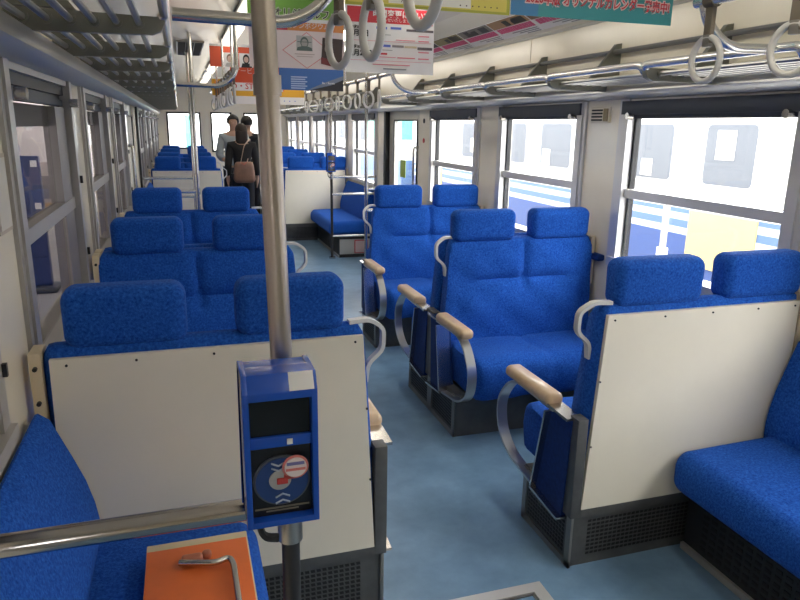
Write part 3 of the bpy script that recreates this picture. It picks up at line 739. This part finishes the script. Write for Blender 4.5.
def person(loc, rz, h, shirt, trousers, hair, label, long_hair=False, arm_bend=0., hold=False):
    s = h/1.70
    root = thing('person', label, 'person', loc, 'standing passengers'); root.rotation_euler = (0,0,rz)
    V = []; Ed = []
    def add(p, r, par=None):
        V.append((p[0]*s,p[1]*s,p[2]*s, tuple(q*s for q in r) if isinstance(r,tuple) else r*s)); i = len(V)-1
        if par is not None: Ed.append((par,i))
        return i
    pel = add((0,0,.93),(.15,.10)); wst = add((0,0,1.08),(.125,.09),pel); ch = add((0,.0,1.28),(.155,.105),wst); up = add((0,-.01,1.40),(.12,.085),ch)
    nk = add((0,.0,1.48),.055,up); hd0 = add((0,.015,1.54),.065,nk); hd = add((0,.015,1.60),(.078,.092),hd0); ht = add((0,.005,1.665),(.062,.072),hd)
    for sg in (-1,1):
        hp = add((sg*.09,0,.87),.088,pel); kn = add((sg*.10,.015,.49),.058,hp); an = add((sg*.10,-.01,.09),.040,kn); to = add((sg*.11,.13,.035),.035,an)
        sh = add((sg*.175,-.01,1.385),.058,up)
        if hold: el = add((sg*.23,.02,1.10),.043,sh); wr = add((sg*.16,.22,1.04),.030,el); hn = add((sg*.14,.29,1.04),.034,wr); fd = Vector((-sg*.2,1,0))
        else: el = add((sg*.225,-.02,1.10),.043,sh); wr = add((sg*.235,.04,.86),.030,el); hn = add((sg*.232,.055,.79),(.022,.036),wr); fd = Vector((0,.15,-1))
        for k in range(4):
            off = Vector((0,(k-1.5)*.019,0)) if not hold else Vector((0,0,(k-1.5)*.019))
            p0 = Vector(V[hn][:3])/s+off+fd*.035; f1 = add(p0,.0095,hn); add(p0+fd*(.05+.008*(k in(1,2)))+Vector((-sg*.012,0,0)),.008,f1)
        tb = add(Vector(V[hn][:3])/s+(Vector((-sg*.012,.038,-.01)) if not hold else Vector((0,.0,.04))),.010,hn); add(Vector(V[tb][:3])/s+fd*.035,.008,tb)
    me = skin_mesh('body', V, Ed, SK, root, loc, rz)
    bm = bmesh.new(); bm.from_mesh(me)
    # facial features: nose, ears, brow-level eyes
    def blob(c, r, sc):
        g = bmesh.ops.create_uvsphere(bm, u_segments=8, v_segments=6, radius=r*s); 
        for v in g['verts']: v.co = Vector((v.co.x*sc[0]+c[0]*s, v.co.y*sc[1]+c[1]*s, v.co.z*sc[2]+c[2]*s))
    blob((0,.108,1.585),.013,(.8,1.2,1.4)); blob((0,.098,1.545),.018,(1.2,.5,.35))
    for sg in (-1,1): blob((sg*.082,.0,1.59),.022,(.4,.8,1.3)); blob((sg*.031,.097,1.61),.011,(1.1,.6,.7))
    bm.to_mesh(me); bm.free()
    b = bpy.data.objects.new('body', me); C.objects.link(b); b.parent = root
    # clothes as slightly larger skins
    def cloth(name, sel, mt, grow):
        vs, es = sel
        m = skin_mesh(name, [(p[0]*s,p[1]*s,p[2]*s, tuple((q+grow)*s for q in r) if isinstance(r,tuple) else (r+grow)*s) for p, r in vs], es, mt, root, loc, rz)
        o = bpy.data.objects.new(name, m); C.objects.link(o); o.parent = root
    tv = [((0,0,.90),(.155,.11)),((0,0,1.08),(.13,.095)),((0,0,1.28),(.158,.108)),((0,-.01,1.40),(.122,.09)),((0,0,1.455),(.06,.06))]; te = [(0,1),(1,2),(2,3),(3,4)]
    for sg in (-1,1):
        k = len(tv); tv += [((sg*.175,-.01,1.385),.062),((sg*.23,.02,1.10) if hold else (sg*.225,-.02,1.10),.050),((sg*.17,.19,1.045) if hold else (sg*.234,.035,.89),.042)]
        te += [(3,k),(k,k+1),(k+1,k+2)]
    cloth('shirt', (tv,te), shirt, .012)
    lv = [((0,0,.93),(.15,.105))]; le = []
    for sg in (-1,1):
        k = len(lv); lv += [((sg*.09,0,.86),.092),((sg*.10,.015,.49),.070),((sg*.10,-.01,.10),.060)]; le += [(0,k),(k,k+1),(k+1,k+2)]
    cloth('trousers', (lv,le), trousers, .010)
    hv = MB(); hv.ball((0,-.012,1.625),.104,(.92,1.03,1.0),16,10)
    vs = []
    for (x,y,z) in hv.v:
        if y > .03 and z < 1.635: y = .03
        if z < 1.575 and not long_hair: z = 1.575
        vs.append((x*s,y*s,z*s))
    hv.v = vs
    if long_hair: hv.rbox((0,-.055*s,1.52*s),(.19*s,.13*s,.24*s),.06*s,3)
    hm = hv.build('hair', hair); hm.parent = root
    so = MB()
    for sg in (-1,1): so.rbox((sg*.105*s,.05*s,.035*s),(.09*s,.25*s,.07*s),.03*s,3)
    q = so.build('shoes', BLACK); q.parent = root
    return root
GREYSH = mat('shirt_grey', (.36,.40,.42), .8); DARKC = mat('dark_cardigan', (.018,.017,.018), .9); SUIT = mat('suit_dark', (.012,.014,.020), .8); TRO = mat('trousers_dark', (.02,.02,.025), .85)
person((.775,10.75,0),PI,1.66,GREYSH,TRO,HAIRB,'person with black hair in a light grey shirt, standing in the aisle',hold=True)
person((.845,10.20,0),0,1.53,DARKC,TRO,HAIRBR,'person in dark clothes with brown hair carrying the brown bag, seen from behind',long_hair=True)
person((1.01,11.05,0),-.3,1.65,SUIT,TRO,HAIRB,'person in a dark suit standing deeper in the aisle behind the pole')
t = thing('shoulder_bag', 'brown slouchy shoulder bag hanging behind the person in dark clothes', 'bag', (.84,9.98,.72))
BAG = mat('bag_leather', (.22,.115,.075), .55, noise=.2, nscale=8)
MB().rbox((.85,10.0,.885),(.31,.13,.30),.055,4,fn=lambda p: (p[0]*(1.0-.9*max(0,p[2])*1.6), p[1]*(1.0-1.4*max(0,p[2])), p[2]-.02*math.cos(p[0]*9))).build('body', BAG, t)
MB().band(fillet([(.80,9.97,1.0),(.86,9.99,1.25),(.97,10.17,1.345),(.96,10.30,1.2),(.90,10.06,1.0)],.06),.022,.008,(0,1,.3)).build('strap', mat('strap_tan',(.45,.32,.25),.5), t)
MB().band([(.80,9.935,1.02),(.84,9.93,.98),(.88,9.935,1.02)],.03,.006,(0,1,0)).build('red_charm', flat('charm_red',(.45,.06,.04)), t)

# ---------------------------------------------------------------- outside: tracks, trains, platform
struct(MB().box(-30,40,-25,90,-1.3,-1.2).build('ground', mat('ballast',(.30,.28,.25),.9,noise=.3,nscale=8,bump=.5,bscale=30), smooth=0))
TW = mat('train_white', (.55,.55,.55), .35); TB = mat('train_blue', (.036,.066,.19), .4); TS = mat('train_stripe', (.42,.47,.50), .4); TY = mat('train_yellow', (.48,.37,.15), .5)
TG = mat('train_glass', (.115,.125,.145), .6, spec=.15); TF = mat('train_window_frame', (.36,.37,.40), .5); TTEAL = mat('train_teal', (.10,.52,.42), .35); TLB = mat('train_lightblue',(.075,.13,.25),.4)
def train(y0, y1, label, blue=True):
    X = 6.3; t = thing('passenger_train', label, 'train', (X+1.3,(y0+y1)/2,-1.2))
    bands = [(-.75,.21,TB),(.21,.30,TS),(.30,.40,TLB),(.40,.49,TS),(.49,.55,TLB),(.55,2.35,TW)] if blue else [(-.75,.55,TLB),(.55,1.15,TW),(1.15,1.75,TTEAL),(1.75,2.35,TW)]
    ms = []; b = MB()
    for z0,z1,m in bands:
        if m not in ms: ms.append(m)
        b.box(X,X+2.6,y0,y1,z0,z1,ms.index(m))
    for zz in (.62,.72,1.72): b.box(X-.004,X,y0,y1,zz,zz+.012,ms.index(bands[0][2]) if zz < .7 else ms.index(TW))
    b.build('body', ms, t, smooth=0)
    MB().prism([(X,2.35),(X+.12,2.55),(X+.6,2.72),(X+2.0,2.72),(X+2.48,2.55),(X+2.6,2.35)],'y',y0,y1).build('roof', mat('train_roof',(.35,.36,.37),.5), t, smooth=30)
    y = y0+2
    while y < y1-2:
        u = MB().box(X+.3,X+2.3,y-.9,y+.9,-1.15,-.75)
        for s in (-.6,.6): u.disc((X+.35,y+s,-.78),.40,'x',.12,24)
        u.build('bogie', BLACK, t); y += max(5,(y1-y0-4))
    return t
def train_window(t, y0, y1, z0=.87, z1=1.66, bl=None):
    X = 6.3
    def rr(e):
        p = []
        for cy, cz, a0 in ((y1-.10,z1-.10,0),(y0+.10,z1-.10,90),(y0+.10,z0+.10,180),(y1-.10,z0+.10,270)):
            for k in range(6):
                t_ = math.radians(a0+18*k); p.append((cy+(.10-e)*math.cos(t_), cz+(.10-e)*math.sin(t_)))
        return p
    o = MB().prism(rr(0),'x',X-.012,X).build('window_frame', TF, t, smooth=30)
    MB().prism(rr(.03),'x',X-.018,X-.008).build('pane', TG, o, smooth=30)
    if bl: MB().box(X-.026,X-.02,y0+.04+(y1-y0)*bl[0],y0+(y1-y0)*bl[1],z0+.04+bl[2],z1-.05-bl[3]).build('blind', TW, o, smooth=0)
    return o
tr = train(-9,18.6,'white train with blue lower body, pale stripes and yellow doors')
for y0,y1,bl in [(-6.5,-5.4,None),(-4.9,-3.8,None),(-1.2,-.1,None),(.4,1.5,None),(2.0,3.1,(.2,.5,0,.3)),(3.6,4.7,None),(7.66,8.46,(.45,.8,.02,.45)),(10.2,11.25,(.6,.9,0,.42)),(11.8,12.65,None),(13.9,14.95,(.1,.5,.1,.3))]:
    train_window(tr,y0,y1,bl=bl)
for yd in (6.1,-3.2,16.2):
    d = MB().box(6.282,6.30,yd,yd+1.12,-.16,.55).build('door', TY, tr, smooth=0)
    MB().box(6.284,6.30,yd,yd+1.12,.55,1.85).build('door_upper', TW, d, smooth=0)
    w = train_window(tr,yd+.14,yd+1.0,.87,1.66,(.35,.75,.30,.05))
tr2 = train(19.6,48,'white train with a teal band and pale blue skirt standing farther along', False)
for k in range(9): train_window(tr2,20.6+3*k,22.2+3*k,1.02,1.72)
t = thing('track_post', 'white and grey post standing between the two tracks', 'post', (3.72,4.54,-1.2))
MB().box(3.69,3.75,4.50,4.57,-1.2,.62).build('lower_post', mat('post_white',(.8,.8,.74),.6), t, bevel=.005)
MB().box(3.70,3.74,4.515,4.555,.62,1.12).build('upper_post', mat('post_grey',(.35,.35,.36),.6), t, bevel=.005)
# platform on the dark side
struct(MB().box(-7,-.85,-14,40,-1.2,-.10).build('platform_floor', mat('platform_concrete',(.36,.34,.34),.6,noise=.1,nscale=3), smooth=0))
PW = mat('station_wall_plaster',(.40,.345,.345),.7,noise=.05,nscale=2)
struct(MB().box(-2.6,-2.3,10.6,40,-.10,3.0).build('wall_station', PW, smooth=0))
struct(MB().box(-3.6,-3.4,-14,10.6,-.10,3.0).build('wall_light_block', PW, smooth=0))  # unseen wall, added to block daylight from the platform side
struct(MB().box(-7.4,-.58,-14,40,2.75,2.9).build('roof_shade_canopy', mat('canopy_paint',(.20,.20,.20),.7), smooth=0))  # unseen canopy, put in long to darken the platform side
for i, y in enumerate((14.5,)):
    tag(MB().box(-1.86,-1.70,y-.08,y+.08,-.1,2.75).build('canopy_post', mat('canopy_post_grey',(.16,.16,.18),.6), bevel=.01), 'grey canopy post standing on the dark platform outside', 'post')
t = thing('signboard', 'dark blue standing board on a round foot seen through the platform window', 'sign', (-1.43,7.3,-.1))
MB().box(-1.60,-1.30,7.25,7.35,-.04,1.22).build('board', mat('board_navy',(.02,.035,.14),.4), t, bevel=.01)
MB().rbox((-1.45,7.3,-.07),(.42,.30,.06),.025,3).build('foot', mat('foot_grey',(.06,.06,.065),.5), t)
pp = MB()
for z in (.62,.72,1.12): pp.box(-1.37,-1.315,7.243,7.25,z,z+.06)
pp.build('paper_slip', PAPER, t, smooth=0)
t = thing('notice_board', 'pale notice board on legs behind the dark blue board', 'sign', (-1.75,9.4,-.1))
MB().box(-2.05,-1.40,9.40,9.44,.55,1.05).build('board', flat('notice_pinkish',(.58,.50,.50)), t, bevel=.01)
MB().box(-1.80,-1.58,9.392,9.40,.60,.88).build('picture', flat('picture_grey',(.25,.23,.25)), t, smooth=0)
for xx in (-1.98,-1.48): MB().box(xx-.02,xx+.02,9.41,9.43,-.1,.56).build('leg', GREYMET, t, smooth=0)
t = thing('waiting_bench', 'light wooden waiting bench on the platform', 'bench', (-2.0,9.9,-.1))
MB().box(-2.25,-1.55,9.75,10.15,.30,.36).build('seat', WOOD, t, bevel=.01)
MB().box(-2.25,-1.55,10.11,10.16,.36,.78).build('backrest', WOOD, t, bevel=.01)
for xx in (-2.2,-1.6):
    for yy in (9.8,10.1): MB().box(xx-.02,xx+.02,yy-.02,yy+.02,-.1,.30).build('leg', GREYMET, t, smooth=0)
# buildings beyond the front windows
t = thing('teal_building', 'pale building with a teal wall panel beyond the front window', 'building', (0,45,-1.2))
MB().box(-6,1.0,45,52,-1.2,6).build('wall', mat('building_white',(.8,.8,.8),.6), t, smooth=0)
MB().box(.35,1.0,44.9,45.0,-1.2,2.0).build('teal_panel', TTEAL, t, smooth=0)
MB().box(-6.2,1.2,44.8,52.2,6,6.3).build('roof', mat('building_roof',(.3,.3,.3),.6), t, smooth=0)

# ---------------------------------------------------------------- light
w = bpy.data.worlds.new('sky'); bpy.context.scene.world = w; w.use_nodes = True
bg = w.node_tree.nodes['Background']; bg.inputs[0].default_value = (1.0,1.0,.985,1); bg.inputs[1].default_value = 4.2
sun = bpy.data.lights.new('sun','SUN'); sun.energy = 0.0; sun.angle = math.radians(12); sun.color = (1,.97,.93)
so = bpy.data.objects.new('sun', sun); C.objects.link(so); so.rotation_euler = (math.radians(52),0,math.radians(-70))
def portal(x, y, z, sy, sz, rot):
    l = bpy.data.lights.new('window_portal','AREA'); l.shape = 'RECTANGLE'; l.size = sz; l.size_y = sy; l.cycles.is_portal = True
    o = bpy.data.objects.new('window_portal', l); C.objects.link(o); o.location = (x,y,z); o.rotation_euler = rot
for a,c in wins: portal(XR+.10,(a+c)/2,1.275,c-a,.85,(0,PI/2,0))
for a,c in wins[:4]: portal(XL-.10,(a+c)/2+LOFF,1.275,c-a,.85,(0,-PI/2,0))
for a,c in doors: portal(XR+.10,(a+c)/2,1.24,c-a,.72,(0,PI/2,0))

# ---------------------------------------------------------------- camera
cam = bpy.data.cameras.new('camera'); cam.sensor_width = 36; cam.lens = 671.7/800*36; cam.clip_start = .02
co = bpy.data.objects.new('camera', cam); C.objects.link(co)
yaw, pitch, roll = .3121, .2534, .016
f = Vector((math.sin(yaw)*math.cos(pitch), math.cos(yaw)*math.cos(pitch), -math.sin(pitch)))
r = Vector((math.cos(yaw), -math.sin(yaw), 0)); u = r.cross(f)
r2 = r*math.cos(roll)+u*math.sin(roll); u2 = -r*math.sin(roll)+u*math.cos(roll)
M = Matrix((r2,u2,-f)).transposed().to_4x4(); M.translation = (0,0,1.55)
co.matrix_world = M
sc = bpy.context.scene; sc.camera = co
vs = sc.view_settings; vs.view_transform = 'Standard'; vs.look = 'None'; vs.gamma = 1; vs.use_curve_mapping = False; vs.exposure = 1.6
sc.cycles.use_denoising = True; sc.cycles.max_bounces = 10; sc.cycles.diffuse_bounces = 6; sc.cycles.transparent_max_bounces = 16
sc.cycles.sample_clamp_indirect = 8
